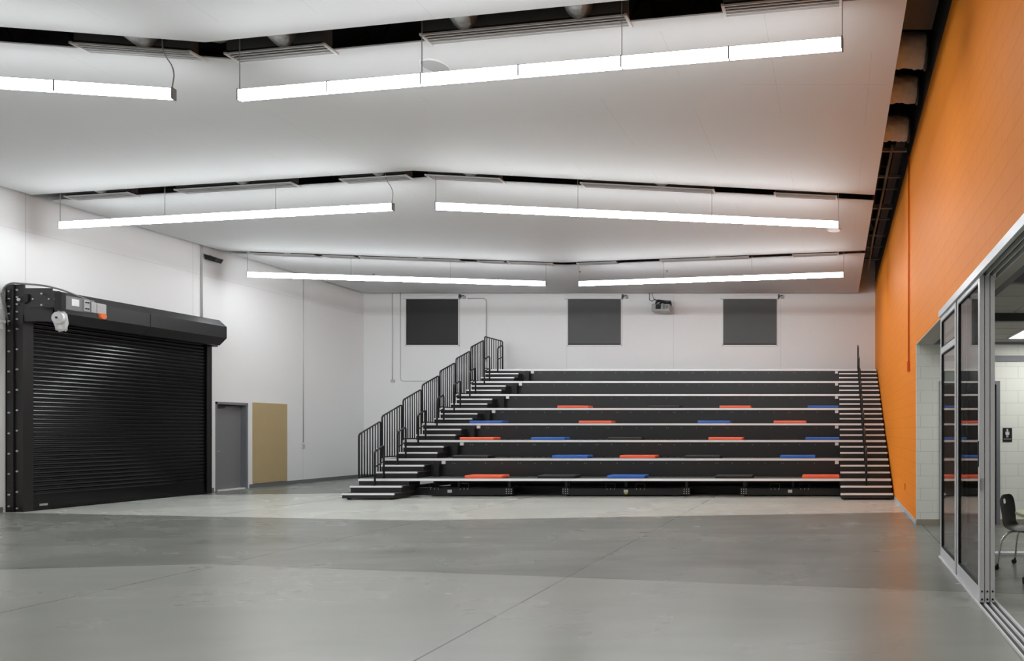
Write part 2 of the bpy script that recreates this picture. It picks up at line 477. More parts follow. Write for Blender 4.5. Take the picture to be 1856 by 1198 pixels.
# door 2
d2 = thing('door_2', None, None, ((DR2[0]+DR2[1])/2, OPEN_Y, 0)); struct(d2, 'open honey wood door in a grey steel frame, end wall of the passage')
MB().box(DR2[0]-0.06, DR2[0], OPEN_Y-0.02, OPEN_Y+0.12, 0, DR2[3]+0.06).box(DR2[1], DR2[1]+0.06, OPEN_Y-0.02, OPEN_Y+0.12, 0, DR2[3]+0.06).box(DR2[0], DR2[1], OPEN_Y-0.02, OPEN_Y+0.12, DR2[3], DR2[3]+0.06).build('door_frame', M['frame_grey'], d2)
MB().box(DR2[1]-0.05, DR2[1]-0.005, OPEN_Y+0.10, OPEN_Y+0.95, 0.01, DR2[3]).build('door_leaf', M['wood'], d2)
hx, hy = DR2[1]-0.05, OPEN_Y+0.87
hb = MB().cyl((hx, hy, 1.0), (hx-0.06, hy, 1.0), 0.012, 10).cyl((hx-0.06, hy, 1.0), (hx-0.06, hy-0.11, 1.0), 0.01, 10).cyl((hx, hy, 1.0), (hx-0.005, hy, 1.0), 0.03, 16)
hb.build('door_handle', M['steel'], d2)
struct(MB().box(CX0, SX, 13.6, 13.7, 0, 3.0).box(SX-4.2, SX-4.1, OPEN_Y+0.055, 13.6, 0, 3.0).build('wall_store', M['wall_left']), 'grey walls of the room behind the open wood door')
struct(MB().box(CX0, SX, OPEN_Y+0.055, 13.6, 2.7, 2.8).build('ceiling_store', M['ctile']))
# classroom troffers
def troffer(x0, x1, y0, y1, z, lab):
    t = thing('ceiling_light', lab, 'ceiling light', ((x0+x1)/2, (y0+y1)/2, z), 'classroom troffers')
    MB().box(x0, x0+0.03, y0, y1, z-0.02, z+0.0).box(x1-0.03, x1, y0, y1, z-0.02, z).box(x0, x1, y0, y0+0.03, z-0.02, z).box(x0, x1, y1-0.03, y1, z-0.02, z).build('frame', M['white_metal'], t)
    MB().box(x0+0.03, x1-0.03, y0+0.03, y1-0.03, z-0.012, z-0.002).build('diffuser', M['troffer'], t)
troffer(2.68, 3.9, 9.8, 10.98, cz, 'square lit ceiling light in the passage beyond the glass doors')
troffer(2.6, 3.8, 2.6, 5.0, 3.62, 'unseen long ceiling light added to brighten the classroom near the open sliding doors')  # out of view, added to light the classroom

# restroom sign
sg = thing('restroom_sign', 'small black restroom sign with white figure on the white block wall', 'sign', (2.822, OPEN_Y, 1.36))
MB().box(2.745, 2.899, OPEN_Y-0.008, OPEN_Y, 1.36, 1.59).build('plate', M['black'], sg)
pb = MB()
pc = 2.822
pb.cyl((pc, OPEN_Y-0.008, 1.555), (pc, OPEN_Y-0.0105, 1.555), 0.016, 16, smooth=False)
pb.add([(pc-0.014, OPEN_Y-0.0105, 1.535), (pc+0.014, OPEN_Y-0.0105, 1.535), (pc+0.03, OPEN_Y-0.0105, 1.475), (pc-0.03, OPEN_Y-0.0105, 1.475)], [(0, 1, 2, 3)])
pb.box(pc-0.032, pc-0.024, OPEN_Y-0.0105, OPEN_Y-0.008, 1.485, 1.53).box(pc+0.024, pc+0.032, OPEN_Y-0.0105, OPEN_Y-0.008, 1.485, 1.53)
pb.box(pc-0.014, pc-0.004, OPEN_Y-0.0105, OPEN_Y-0.008, 1.435, 1.475).box(pc+0.004, pc+0.014, OPEN_Y-0.0105, OPEN_Y-0.008, 1.435, 1.475)
pb.build('pictogram', M['plastic_w'], sg, fix=False)
def text(body, size, loc, rot, m, parent, name='lettering', depth=0.001):
    cu = bpy.data.curves.new(name, 'FONT'); cu.body = body; cu.size = size; cu.align_x = 'CENTER'; cu.extrude = depth
    t = bpy.data.objects.new(name, cu); COL.objects.link(t)
    t.rotation_euler = rot
    off = Vector((0, 0, 0)); q = parent
    while q is not None: off += q.location; q = q.parent
    t.location = Vector(loc)-off; t.parent = parent
    cu.materials.append(m)
    bpy.context.view_layer.update()
    me = bpy.data.meshes.new_from_object(t.evaluated_get(bpy.context.evaluated_depsgraph_get()))
    o = bpy.data.objects.new(name, me); COL.objects.link(o)
    o.rotation_euler = t.rotation_euler; o.location = t.location; o.parent = parent
    bpy.data.objects.remove(t); return o
text('RESTROOM', 0.024, (pc, OPEN_Y-0.0095, 1.398), (PI/2, 0, 0), M['plastic_w'], sg)

# ------------------------------------------------------------------ left wall: steel door, board, small fittings
d1 = thing('door_1', None, None, (XL, (DOOR[0]+DOOR[1])/2, 0)); struct(d1, 'grey steel door in the left wall beside the tan board')
y0, y1, zt = DOOR[0], DOOR[1], DOOR[3]
MB().box(XL-0.2, XL+0.012, y0, y0+0.05, 0, zt).box(XL-0.2, XL+0.012, y1-0.05, y1, 0, zt).box(XL-0.2, XL+0.012, y0, y1, zt-0.06, zt).build('door_frame', M['frame_grey'], d1)
lf = MB().box(XL-0.19, XL-0.145, y0+0.05, y1-0.05, 0.03, zt-0.06).build('door_leaf', M['door_grey'], d1)
MB().box(XL-0.145, XL-0.10, y0+0.12, y0+0.40, zt-0.15, zt-0.09).cyl((XL-0.11, y0+0.34, zt-0.10), (XL-0.08, y0+0.7, zt-0.065), 0.01, 6).build('door_closer', M['darksteel'], d1)
MB().box(XL-0.145, XL-0.135, y0+0.08, y0+0.14, 0.95, 1.1).cyl((XL-0.14, y0+0.11, 1.02), (XL-0.09, y0+0.11, 1.02), 0.01, 8).cyl((XL-0.09, y0+0.11, 1.02), (XL-0.09, y0+0.22, 1.02), 0.009, 8).build('door_handle', M['steel'], d1)
MB().box(XL-0.2, XL-0.02, y0+0.05, y1-0.05, 0, 0.028).build('daylight_strip', M['nosing'], d1)  # bright strip painted in for daylight leaking under the door leaf

tb = MB().box(XL, XL+0.03, 18.93, 20.10, 0.115, 2.31).build('wall_board', M['tan'], bevel=0.004)
tag(tb, 'tall plain tan board mounted on the left wall beside the grey door', 'board')
o = MB().box(XL, XL+0.03, 17.52, 17.67, 1.51, 1.58, M['gasket']).box(XL, XL+0.03, 17.52, 17.67, 1.41, 1.48, M['gasket']).box(XL, XL+0.015, 17.50, 17.69, 1.39, 1.60, M['plastic_w']).build('control_switch')
tag(o, 'white plate with two black switches beside the grey door', 'switch')
o = MB().box(XL, XL+0.05, 17.42, 17.50, 1.0, 1.13).build('control_box', M['gasket'], bevel=0.004)
tag(o, 'small black control box low beside the roller door guide', 'control box')
# camera high on the left wall
sc_ = thing('security_camera', 'black wedge-shaped security camera high on the left wall', 'camera', (XL, 17.6, 5.78))
MB().cyl((XL, 17.6, 5.9), (XL+0.06, 17.6, 5.9), 0.05, 12).build('bracket', M['black'], sc_)
MB().add([(XL+0.02, 17.45, 5.95), (XL+0.30, 17.5, 5.86), (XL+0.24, 17.5, 5.76), (XL+0.05, 17.45, 5.82),
          (XL+0.02, 17.75, 5.95), (XL+0.30, 17.7, 5.86), (XL+0.24, 17.7, 5.76), (XL+0.05, 17.75, 5.82)],
         [(0, 1, 2, 3), (4, 7, 6, 5), (0, 4, 5, 1), (1, 5, 6, 2), (2, 6, 7, 3), (3, 7, 4, 0)]).build('housing', M['gasket'], sc_, bevel=0.008)
def conduit(pts, lab, r=0.012, m='conduit'):
    o = MB().tube(pts, r, 8, round_=0.12).build('conduit', M[m]); tag(o, lab, 'conduit')
conduit([(XL+0.02, 17.40, 4.28), (XL+0.02, 17.40, ZC+0.8)], 'painted conduit up the left wall above the far end of the roller door', 0.02)
conduit([(XL+0.02, 20.72, 1.2), (XL+0.02, 20.72, ZC+0.5)], 'thin painted conduit on the left wall between the tan board and the corner', 0.012)
o = MB().box(XL, XL+0.03, 20.68, 20.77, 1.02, 1.14).build('wall_outlet', M['conduit']); tag(o, 'painted outlet box at the foot of the left wall conduit', 'outlet')

# ------------------------------------------------------------------ roller door
RD = thing('roller_shutter_door', 'large black steel roller door with hood on the left wall', 'roller door', (XL, 15.3, 0))
RY0, RY1 = 13.3, 17.32
CXR = -15.46            # curtain plane
HZ0, HZ1 = 3.64, 4.26
# curtain: interlocking curved slats
pr = []
zz = 0.30; pitch = 0.083
front = []
while zz < HZ0+0.15:
    for t in (0.0, 0.18, 0.4, 0.6, 0.82):
        front.append((CXR + 0.016*math.sin(PI*t)**0.8 - 0.004, zz + pitch*t))
    front.append((CXR-0.012, zz+pitch*0.93))
    zz += pitch
n = len(front)
b = MB()
v = [(x, RY0+0.14, z) for x, z in front] + [(x, RY1-0.1, z) for x, z in front]
b.add(v, [(i, i+1, n+i+1, n+i) for i in range(n-1)])
v2 = [(CXR-0.03, RY0+0.14, 0.3), (CXR-0.03, RY1-0.1, 0.3), (CXR-0.03, RY1-0.1, zz), (CXR-0.03, RY0+0.14, zz)]
b.add(v2, [(0, 3, 2, 1)])
cur = b.build('curtain', M['slat'], RD, fix=False)
bb = MB().box(CXR-0.03, CXR+0.012, RY0+0.14, RY1-0.1, 0.02, 0.16).box(CXR-0.03, CXR+0.004, RY0+0.14, RY1-0.1, 0.16, 0.31).box(CXR-0.02, CXR+0.04, RY0+0.14, RY1-0.1, 0.02, 0.05).build('bottom_bar', M['slat'], RD)
MB().box(CXR+0.012, CXR+0.017, RY0+0.30, RY0+0.44, 0.085, 0.125).build('label_plate', M['steel'], bb)
# guides
def guide(y, near):
    gb = MB()
    s = 1 if near else -1
    if near:
        gb.box(XL, XL+0.15, y, y+0.02, 0, HZ1+0.06)                # wall angle face
        gb.box(XL, XL+0.02, y, y+0.2, 0, HZ1+0.06)
        gb.box(XL+0.15, XL+0.17, y-0.02, y+0.18, 0, HZ1+0.06)       # rib
        gb.box(XL+0.17, XL+0.34, y+0.005, y+0.03, 0, HZ1+0.06)
        gb.box(XL+0.32, XL+0.345, y-0.01, y+0.05, 0, HZ0+0.1)
        gb.box(CXR-0.1, CXR-0.03, y+0.03, y+0.17, 0, HZ0+0.1)       # groove back
        gb.box(CXR+0.03, CXR+0.05, y+0.05, y+0.165, 0, HZ0+0.02)    # groove lip
    else:
        gb.box(XL, CXR+0.05, y-0.02, y, 0, HZ0+0.1)
        gb.box(CXR+0.03, CXR+0.05, y-0.13, y, 0, HZ0+0.02)
        gb.box(CXR-0.1, CXR-0.03, y-0.12, y-0.02, 0, HZ0+0.1)
        gb.box(XL, XL+0.02, y-0.1, y+0.06, 0, HZ0+0.1)
    return gb.build('guide_rail', M['black'], RD)
gn = guide(RY0, True); gf = guide(RY1, False)
bolt0 = None
for col, xs, ys in ((0, XL+0.075, [528, 541.5, 555.5, 568.5, 582, 599.5, 637, 673.5, 711, 748, 785.5, 822.5, 859, 896.5, 917.5]),
                    (1, XL+0.225, [525.5, 538.5, 551.5, 565, 578.5, 596, 633, 669.5, 706.5, 743.5, 780.5, 817.5, 854.5, 891.5, 921.5])):
    for yy in ys:
        z = H-(yy-VY)/95.5
        if bolt0 is None:
            bolt0 = MB().cyl((xs, RY0+0.004, z), (xs, RY0-0.014, z), 0.02, 6, smooth=False).cyl((xs, RY0, z), (xs, RY0-0.028, z), 0.009, 8).build('bolt', M['steel'], gn)
            bx, bz = xs, z
        else:
            c = bolt0.copy(); COL.objects.link(c); c.parent = gn; c.location = Vector((xs-bx, 0.004 if col else 0, z-bz))
# hood: half octagon section
hp = [(XL+0.02, HZ1), (-15.14, HZ1), (-14.955, HZ1-0.165), (-14.955, HZ0+0.175), (-15.13, HZ0), (-15.30, HZ0), (-15.30, HZ0+0.03), (-15.14, HZ0+0.03), (-14.985, HZ0+0.185), (-14.985, HZ1-0.18), (-15.15, HZ1-0.03), (XL+0.02, HZ1-0.03)]
# hood body is cut to start behind the motor bracket
MB().prism_y(hp, RY0+0.12, RY1-0.12).build('hood', M['hood'], RD)
hs = MB().prism_y([(a-0.0 if i > 5 else a+0.006, z) for i, (a, z) in enumerate(hp)], 15.3, 15.34); hs.build('hood_seam', M['hood'], RD)
MB().prism_y([(XL+0.02, HZ1), (-15.14, HZ1), (-14.955, HZ1-0.165), (-14.955, HZ0+0.175), (-15.13, HZ0), (XL+0.02, HZ0)], RY1-0.13, RY1-0.10).build('end_plate', M['black'], RD)
MB().box(XL+0.02, -15.28, RY1-0.12, RY1+0.02, HZ0-0.02, HZ0+0.02).build('hood_bracket', M['black'], RD)
MB().cyl((-15.4, RY0+0.1, 3.95), (-15.4, RY1-0.15, 3.95), 0.17, 20).build('barrel', M['black'], RD)
# near bracket plate, shaft and clutch
MB().box(XL+0.35, -14.88, RY0+0.0, RY0+0.025, HZ0-0.02, HZ1-0.01).build('bracket_plate', M['hood'], RD)
o = MB().box(-15.13, -14.55, RY0-0.17, RY0-0.145, 3.86, 4.16)
mp = o.build('motor_plate', M['hood'], RD)
for x, z in ((-15.02, 4.01), (-14.86, 4.11), (-14.86, 3.90), (-14.72, 4.01), (-14.60, 4.01)):
    MB().cyl((x, RY0-0.17, z), (x, RY0-0.19, z), 0.017, 6, smooth=False).build('bolt', M['steel'], mp)
MB().cyl((-15.30, RY0-0.10, 4.01), (-15.30, RY0, 4.01), 0.07, 18).cyl((-15.24, RY0-0.13, 4.0), (-15.24, RY0-0.0, 4.0), 0.03, 12).build('shaft_end', M['gasket'], RD)
MB().cyl((-15.36, RY0-0.13, 4.01), (-15.36, RY0-0.10, 4.01), 0.03, 12).build('shaft_nut', M['steel'], RD)
MB().box(-15.16, -15.10, RY0-0.20, RY0-0.0, 3.95, 4.10).build('clutch', M['gasket'], RD)
# operator with control box
op = MB().box(-14.68, -14.5, RY0-0.14, RY0+0.42, 3.83, 4.09).build('motor_operator', M['grey_metal'], RD, bevel=0.01)
MB().box(-14.60, -14.47, RY0-0.20, RY0-0.12, 3.80, 4.13).build('gearbox', M['gasket'], op)
MB().box(-14.5, -14.492, RY0+0.0, RY0+0.13, 3.92, 4.05).build('rating_label', M['plastic_w'], op)
MB().box(-14.5, -14.47, RY0+0.20, RY0+0.30, 3.85, 4.07).box(-14.5, -14.47, RY0+0.33, RY0+0.42, 3.85, 4.05).build('terminal_block', M['lightgrey'], op)
for (dy, dz) in ((0.23, 4.02), (0.27, 4.02), (0.23, 3.90), (0.27, 3.90)):
    MB().cyl((-14.47, RY0+dy, dz), (-14.455, RY0+dy, dz), 0.014, 8).build('knob', M['gasket'], op)
MB().box(-14.62, -14.47, RY0+0.44, RY0+0.62, 3.84, 4.05).build('end_housing', M['lightgrey'], op, bevel=0.02)
MB().cyl((-14.50, RY0+0.52, 3.80), (-14.42, RY0+0.52, 3.80), 0.055, 16).build('release_disc', M['orange_btn'], op)
MB().tube([(-15.7, RY0+0.02, 3.5), (-15.82+0.1, RY0-0.08, 4.2), (-15.6, RY0-0.06, 4.34), (-15.0, RY0-0.02, 4.30), (-14.8, RY0+0.15, 4.24), (-14.56, RY0+0.38, 4.08)], 0.017, 8, round_=0.15).build('motor_cable', M['grey_metal'], RD)
# chain hoist wheel with wrapped chain
ch = MB().cyl((-14.56, RY0-0.19, 3.66), (-14.56, RY0-0.15, 3.66), 0.11, 24, smooth=False).cyl((-14.56, RY0-0.20, 3.66), (-14.56, RY0-0.19, 3.66), 0.045, 16).build('chain_wheel', M['plastic_w'], RD)
MB().cyl((-14.56, RY0-0.212, 3.66), (-14.56, RY0-0.20, 3.66), 0.02, 10).build('wheel_hub', M['gasket'], ch)
bag = MB()
rows = []
random.seed(3)
NN = 12
for j, (z, r) in enumerate(((3.80, 0.04), (3.74, 0.10), (3.66, 0.13), (3.58, 0.13), (3.50, 0.12), (3.45, 0.10), (3.42, 0.05))):
    rows.append([(-14.58 + r*math.cos(2*PI*i/NN)*(1+random.uniform(-.18, .18)), RY0-0.10+0.05*math.sin(2*PI*i/NN)*(1+random.uniform(-.3, .3)), z+random.uniform(-.015, .015)) for i in range(NN)])
vv = [p for r_ in rows for p in r_]
bag.add(vv, [(j*NN+i, j*NN+(i+1) % NN, (j+1)*NN+(i+1) % NN, (j+1)*NN+i) for j in range(6) for i in range(NN)], smooth=False)
bag.add(rows[0], [tuple(range(NN))]); bag.add(rows[-1], [tuple(range(NN))])
bag.build('chain_bag', M['bag'], RD)
o = MB().box(XL, XL+0.1, RY0-0.36, RY0-0.12, 3.45, 3.62).box(XL, XL+0.13, RY0-0.38, RY0-0.10, 3.57, 3.62).build('junction_box', M['white_metal'], bevel=0.006)
tag(o, 'white junction box on the left wall at the left edge of the roller door', 'junction box')

# ------------------------------------------------------------------ windows and blinds in the back wall
WL = ['left', 'middle', 'right']
for i, (x0, x1, z0, z1) in enumerate(WIN):
    wn = thing('window_%d' % (i+1), None, None, ((x0+x1)/2, YB, z0)); struct(wn, WL[i]+' square window in the back wall')
    e = 0.05
    MB().box(x0, x0+e, YB+0.14, YB+0.22, z0, z1).box(x1-e, x1, YB+0.14, YB+0.22, z0, z1).box(x0, x1, YB+0.14, YB+0.22, z0, z0+e).box(x0, x1, YB+0.14, YB+0.22, z1-e, z1).build('window_frame', M['alu'], wn)
    MB().box(x0+e, x1-e, YB+0.17, YB+0.18, z0+e, z1-e).build('pane', M['glass'], wn)
    bl = thing('roller_blind', '%s roller blind drawn over the %s window of the back wall' % ('nearly black' if i == 0 else 'charcoal', WL[i]), 'blind', ((x0+x1)/2, YB-0.05, z0), 'roller blinds on the back wall')
    MB().box(x0-0.09, x1+0.04, YB-0.11, YB, z1+0.0, z1+0.10).build('cassette', M['white_metal'], bl, bevel=0.01)
    # gently rippled fabric
    fb = MB(); nx, nz = 24, 20; vs = []
    for q in range(nz+1):
        for p in range(nx+1):
            u, v_ = p/nx, q/nz
            rip = 0.004*math.sin(u*9+v_*5+i)*math.sin(v_*7+u*3) + 0.006*math.exp(-((v_-0.82)/0.03)**2)
            vs.append((x0+0.01+(x1-x0-0.02)*u, YB-0.022-rip, z0+0.02+(z1-z0-0.02)*v_))
    fs = [(q*(nx+1)+p, q*(nx+1)+p+1, (q+1)*(nx+1)+p+1, (q+1)*(nx+1)+p) for q in range(nz) for p in range(nx)]
    nv = len(vs); vs2 = vs + [(x, y+0.006, z) for x, y, z in vs]
    fb.add(vs2, fs+[tuple(nv+a for a in f[::-1]) for f in fs], smooth=True)
    fb.build('fabric', M['shade'] if i == 0 else M['shade2'], bl)
    MB().box(x0+0.01, x1-0.01, YB-0.035, YB-0.012, z0, z0+0.035).build('bottom_bar', M['gasket'], bl)
    MB().box(x0-0.05, x0, YB-0.03, YB, z0-0.03, z1).box(x1, x1+0.03, YB-0.03, YB, z0-0.03, z1).box(x0-0.05, x1+0.03, YB-0.03, YB, z0-0.045, z0).build('side_channel', M['white_metal'], bl)
    MB().box(x1+0.04, x1+0.09, YB-0.08, YB, z1+0.06, z1+0.16).tube([(x1+0.05, YB-0.04, z1), (x1+0.09, YB-0.05, z1+0.1), (x1+0.2, YB-0.03, z1+0.14)], 0.012, 6, round_=0.03).build('motor_bracket', M['darksteel'], bl)
    MB().box(x1+0.14, x1+0.24, YB-0.04, YB, z1+0.02, z1+0.12).build('motor_box', M['lightgrey'], bl)

def bx(px, d=YB-0.02): return (px-VX)*d/F
def bz(py, d=YB-0.02): return H-(py-VY)*d/F
yb = YB-0.015
conduit([(bx(711), yb, ZC+0.5), (bx(711), yb, bz(688))], 'straight thin conduit left of the left window on the back wall', 0.012)
o = MB().box(bx(708), bx(715.5), YB-0.03, YB, bz(693), bz(688)).build('wall_outlet', M['conduit'], bevel=0.003); tag(o, 'small outlet box at the bottom of the back wall conduit', 'outlet')
conduit([(bx(725.5), yb, ZC+0.5), (bx(725.5), yb, bz(690.5)), (bx(800), yb, bz(690.5))], 'thin conduit bending right below the left window on the back wall', 0.011)
yb = YB-0.025
conduit([(bx(848), yb, bz(541)), (bx(881.5), yb, bz(541)), (bx(881.5), yb, bz(655))], 'conduit dropping from beside the left blind to behind the stair rails', 0.02)

# projector
pj = thing('projector', 'white projector on a black mount at the top of the back wall', 'projector', (-5.45, 23.0, 5.2))
D = 23.0
X_ = lambda px: (px-VX)*D/F
Z_ = lambda py: H-(py-VY)*D/F
MB().box(X_(1184), X_(1216.5), D-0.22, D+0.25, Z_(566), Z_(553)).build('body', M['lightgrey'], pj, bevel=0.02)
MB().cyl((X_(1196.4), D-0.22, Z_(558)), (X_(1196.4), D-0.27, Z_(558)), 0.075, 20).build('lens', M['gasket'], pj)
MB().box(X_(1191.5), X_(1200.8), D-0.235, D-0.2, Z_(562), Z_(554)).build('lens_surround', M['gasket'], pj)
MB().box(X_(1204), X_(1209), D-0.225, D-0.2, Z_(562), Z_(554)).box(X_(1210), X_(1214), D-0.225, D-0.2, Z_(561), Z_(555)).build('vent', M['grey_metal'], pj)
mb = MB().tube([(X_(1190), D-0.1, Z_(553)), (X_(1192), D-0.1, Z_(545)), (X_(1214), D+0.1, Z_(546)), (X_(1215), D+0.1, Z_(555))], 0.03, 8, round_=0.05)
mb.tube([(X_(1191), D+0.1, Z_(551)), (X_(1202), D, Z_(547)), (X_(1214), D-0.1, Z_(551))], 0.025, 8, round_=0.05)
mb.box(X_(1190), X_(1216), D-0.03, D+0.03, Z_(547.5), Z_(545)).box(X_(1200), X_(1206), D, YB, Z_(547.5), Z_(545.5)).box(X_(1197), X_(1209), YB-0.02, YB, Z_(553), Z_(542))
mb.build('mount', M['black'], pj)
MB().tube([(X_(1173), 23.28, ZC+0.1), (X_(1173), 23.28, Z_(541)), (X_(1182), D, Z_(546)), (X_(1188), D, Z_(541)), (X_(1192), D, Z_(550))], 0.012, 6, round_=0.06).tube([(X_(1176), 23.28, ZC+0.1), (X_(1185), D+0.05, Z_(544)), (X_(1194), D, Z_(545))], 0.008, 6, round_=0.1).build('cable', M['gasket'], pj)

# ------------------------------------------------------------------ pendant lights
def pend_pt(i, x): return Vector((x, edge_y(i, x) + GAP[i]/2))
ZL = 5.555
def pendant(i, xa, side, lab, cords, slack=False):
    """six lit modules from xa away from the bend (side = -1 left, +1 right)"""
    a = pend_pt(i, xa); d = (pend_pt(i, xa+side*2)-a).normalized(); L = 1.213
    t = thing('pendant_light', lab, 'pendant light', (a.x, a.y, ZL-0.066), 'linear pendant lights')
    wz = 0.062
    for q in range(6):
        p0 = a+d*(q*L+0.008); p1 = a+d*((q+1)*L-0.008)
        md = MB().obox(p0, p1, 0.05, ZL-0.056, ZL+0.055, M['lamp']).obox(p0, p1, 0.044, ZL-0.064, ZL-0.056, M['lamp_down']).build('diffuser', None, t)
    for q in range(7):
        p = a+d*(q*L)
        e = q in (0, 6)
        MB().obox(p-d*0.008, p+d*0.008, 0.066 if e else 0.058, ZL-0.072 if e else ZL-0.066, ZL+0.064).build('end_cap' if e else 'joint_clip', M['grey_metal'], t)
    MB().obox(a, a+d*6*L, 0.056, ZL+0.055, ZL+0.062).build('top_rail', M['white_metal'], t)
    for q in cords:
        p = a+d*(q*L)
        MB().cyl((p.x, p.y, ZL+0.06), (p.x, p.y, ZC+0.9), 0.005, 6).build('suspension_cable', M['lightgrey'], t)
    if slack:
        p = a
        MB().tube([(p.x-0.02, p.y, ZL+0.06), (p.x+0.0, p.y+0.02, ZL+0.3), (p.x-0.14, p.y, ZC-0.05), (p.x-0.12, p.y, ZC+0.8)], 0.007, 6, round_=0.15).build('power_cord', M['lightgrey'], t)
    return t
RW = ['nearest', 'middle', 'rearmost']
pendant(0, -7.88, -1, 'nearest linear light on the left, cut by the left frame edge', [2, 4, 6], True)
pendant(0, -7.12, 1, 'nearest long linear light, from the ceiling bend towards the orange wall', [0, 2, 4, 6])
pendant(1, -7.92, -1, 'middle row linear light hanging left of the bend, above the roller door', [2, 4, 6], True)
pendant(1, -7.13, 1, 'middle row linear light hanging right of the bend', [0, 2, 4, 6])
pendant(2, -7.88, -1, 'rearmost linear light on the left, near the back left corner', [0, 2, 4, 6])
pendant(2, -6.98, 1, 'rearmost linear light on the right, above the bleachers', [0, 2, 4, 6])

# ------------------------------------------------------------------ slot diffusers in the ceiling gaps
ORD = ['leftmost', 'second from left', 'third from left', 'fourth from left', 'fifth from left', 'sixth from left', 'seventh from left', 'rightmost']
def diffuser(i, px0, px1, lab, duct=True):
    k = ZC-H
    def solve(px):   # where the sight line through px meets the front of the grille
        X = APEX_X
        for _ in range(40):
            D_ = edge_y(i, X)+(0.235, 0.15, 0.09)[i]; X = (px-VX)*D_/F
        return X
    xa, xb = solve(px0), solve(px1)
    g = GAP[i]
    t = thing('air_diffuser', lab, 'air diffuser', ((xa+xb)/2, edge_y(i, (xa+xb)/2)+g/2, ZC), 'slot air diffusers in the ceiling gaps')
    P = lambda x, o: (x, edge_y(i, x)+o)
    f0, f1 = ((0.235, 0.43), (0.15, 0.36), (0.09, 0.32))[i]     # the grille sits against the farther panel
    zb = ZC-0.022
    fr = MB()
    fr.obox(P(xa, f0), P(xb, f0), 0.014, zb, zb+0.02).obox(P(xa, f1), P(xb, f1), 0.014, zb, zb+0.02)
    for x in (xa, xb):
        fr.box(x-0.016, x+0.016, P(x, f0)[1]-0.02, P(x, f1)[1]+0.02, zb-0.004, zb+0.02)
    fr.build('frame', M['white_metal'], t)
    ns = 3
    sl = MB()
    for q in range(1, ns+1):
        o_ = f0+(f1-f0)*q/(ns+1)
        sl.obox(P(xa, o_), P(xb, o_), 0.010, zb+0.0, zb+0.012)
    sl.build('louvre', M['white_metal'], t)
    bx_ = MB(); fb_ = (f0+min(f1, g-0.01))/2; a = P(xa, fb_); b_ = P(xb, fb_)
    bx_.obox((a[0]+0.012, a[1]), (b_[0]-0.012, b_[1]), min(f1, g-0.01)-f0, zb+0.05, ZC+0.40, M['plenum'])
    bx_.obox((a[0]+0.014, a[1]), (b_[0]-0.014, b_[1]), min(f1, g-0.01)-f0-0.012, zb+0.022, zb+0.05, M['gasket'])  # black underside painted in as the shade between the louvres
    bx_.build('plenum_box', None, t)
    if duct and xb-xa > 1.2:
        for x in ([xa*0.4+xb*0.6] if xb-xa < 3 and i != 0 or i == 0 and j_duct(xb-xa) == 1 else [xa*0.78+xb*0.22, xa*0.22+xb*0.78]):
            yy = P(x, f0)[1]
            pts = [(x, yy+0.01, ZC+0.15), (x+0.02, yy-0.14, ZC+0.16), (x+0.1, yy-0.42, ZC+0.6), (x+0.2, yy-0.8, ZC+0.9)]
            MB().tube(pts, 0.16, 18, round_=0.25, seg=8).build('flexible_duct', M['foil'], t)
def j_duct(L): return 1 if L < 2 else 2
G = {0: [(130, 345), (410, 588), (764, 1134), (1310, 1524)],
     1: [(118, 232), (318, 527), (617, 736), (772, 905), (1053, 1293), (1404, 1516)],
     2: [(450, 568), (585, 640), (652, 832), (866, 912), (920, 1000), (1046, 1116), (1196, 1356), (1437, 1519)]}
for i, lst in G.items():
    for j, (a, b_) in enumerate(lst):
        o_ = 'rightmost' if j == len(lst)-1 else ORD[j]
        diffuser(i, a, b_, 'white slotted air diffuser in the %s ceiling gap, %s' % (RW[i], o_))
# bits of flexible duct and hangers visible in the nearest gap
o = MB().tube([(-7.60, 8.8, ZC+0.65), (-7.52, 8.45, ZC+0.24), (-7.36, 8.42, ZC+0.24), (-7.30, 8.8, ZC+0.65)], 0.12, 14, round_=0.3, seg=8).build('flexible_duct', M['foil'])
tag(o, 'crumpled foil flexible duct in the nearest ceiling gap at its bend', 'duct')

# flush speaker, access point, sprinklers
sp = thing('ceiling_speaker', 'round flush white speaker in the ceiling above the nearest right light', 'speaker', (-5.0, 8.76, ZC-0.01))
MB().cyl((-5.0, 8.76, ZC-0.012), (-5.0, 8.76, ZC), 0.155, 32, smooth=False).build('grille', M['lightgrey'], sp)
rg = MB(); n = 40
vv = []
for r_, z in ((0.155, ZC-0.014), (0.175, ZC-0.014), (0.178, ZC)):
    for q in range(n): vv.append((-5.0+r_*math.cos(2*PI*q/n), 8.76+r_*math.sin(2*PI*q/n), z))
rg.add(vv, [(j*n+q, j*n+(q+1) % n, (j+1)*n+(q+1) % n, (j+1)*n+q) for j in range(2) for q in range(n)])
rg.build('ring', M['white_metal'], sp)
ap = thing('access_point', 'small white wireless access point under the ceiling near the orange wall', 'access point', (-0.03, 15.85, ZC-0.03))
MB().cyl((-0.03, 15.85, ZC-0.035), (-0.03, 15.85, ZC), 0.15, 28, r1=0.16).build('cover', M['plastic_w'], ap, bevel=0.01)
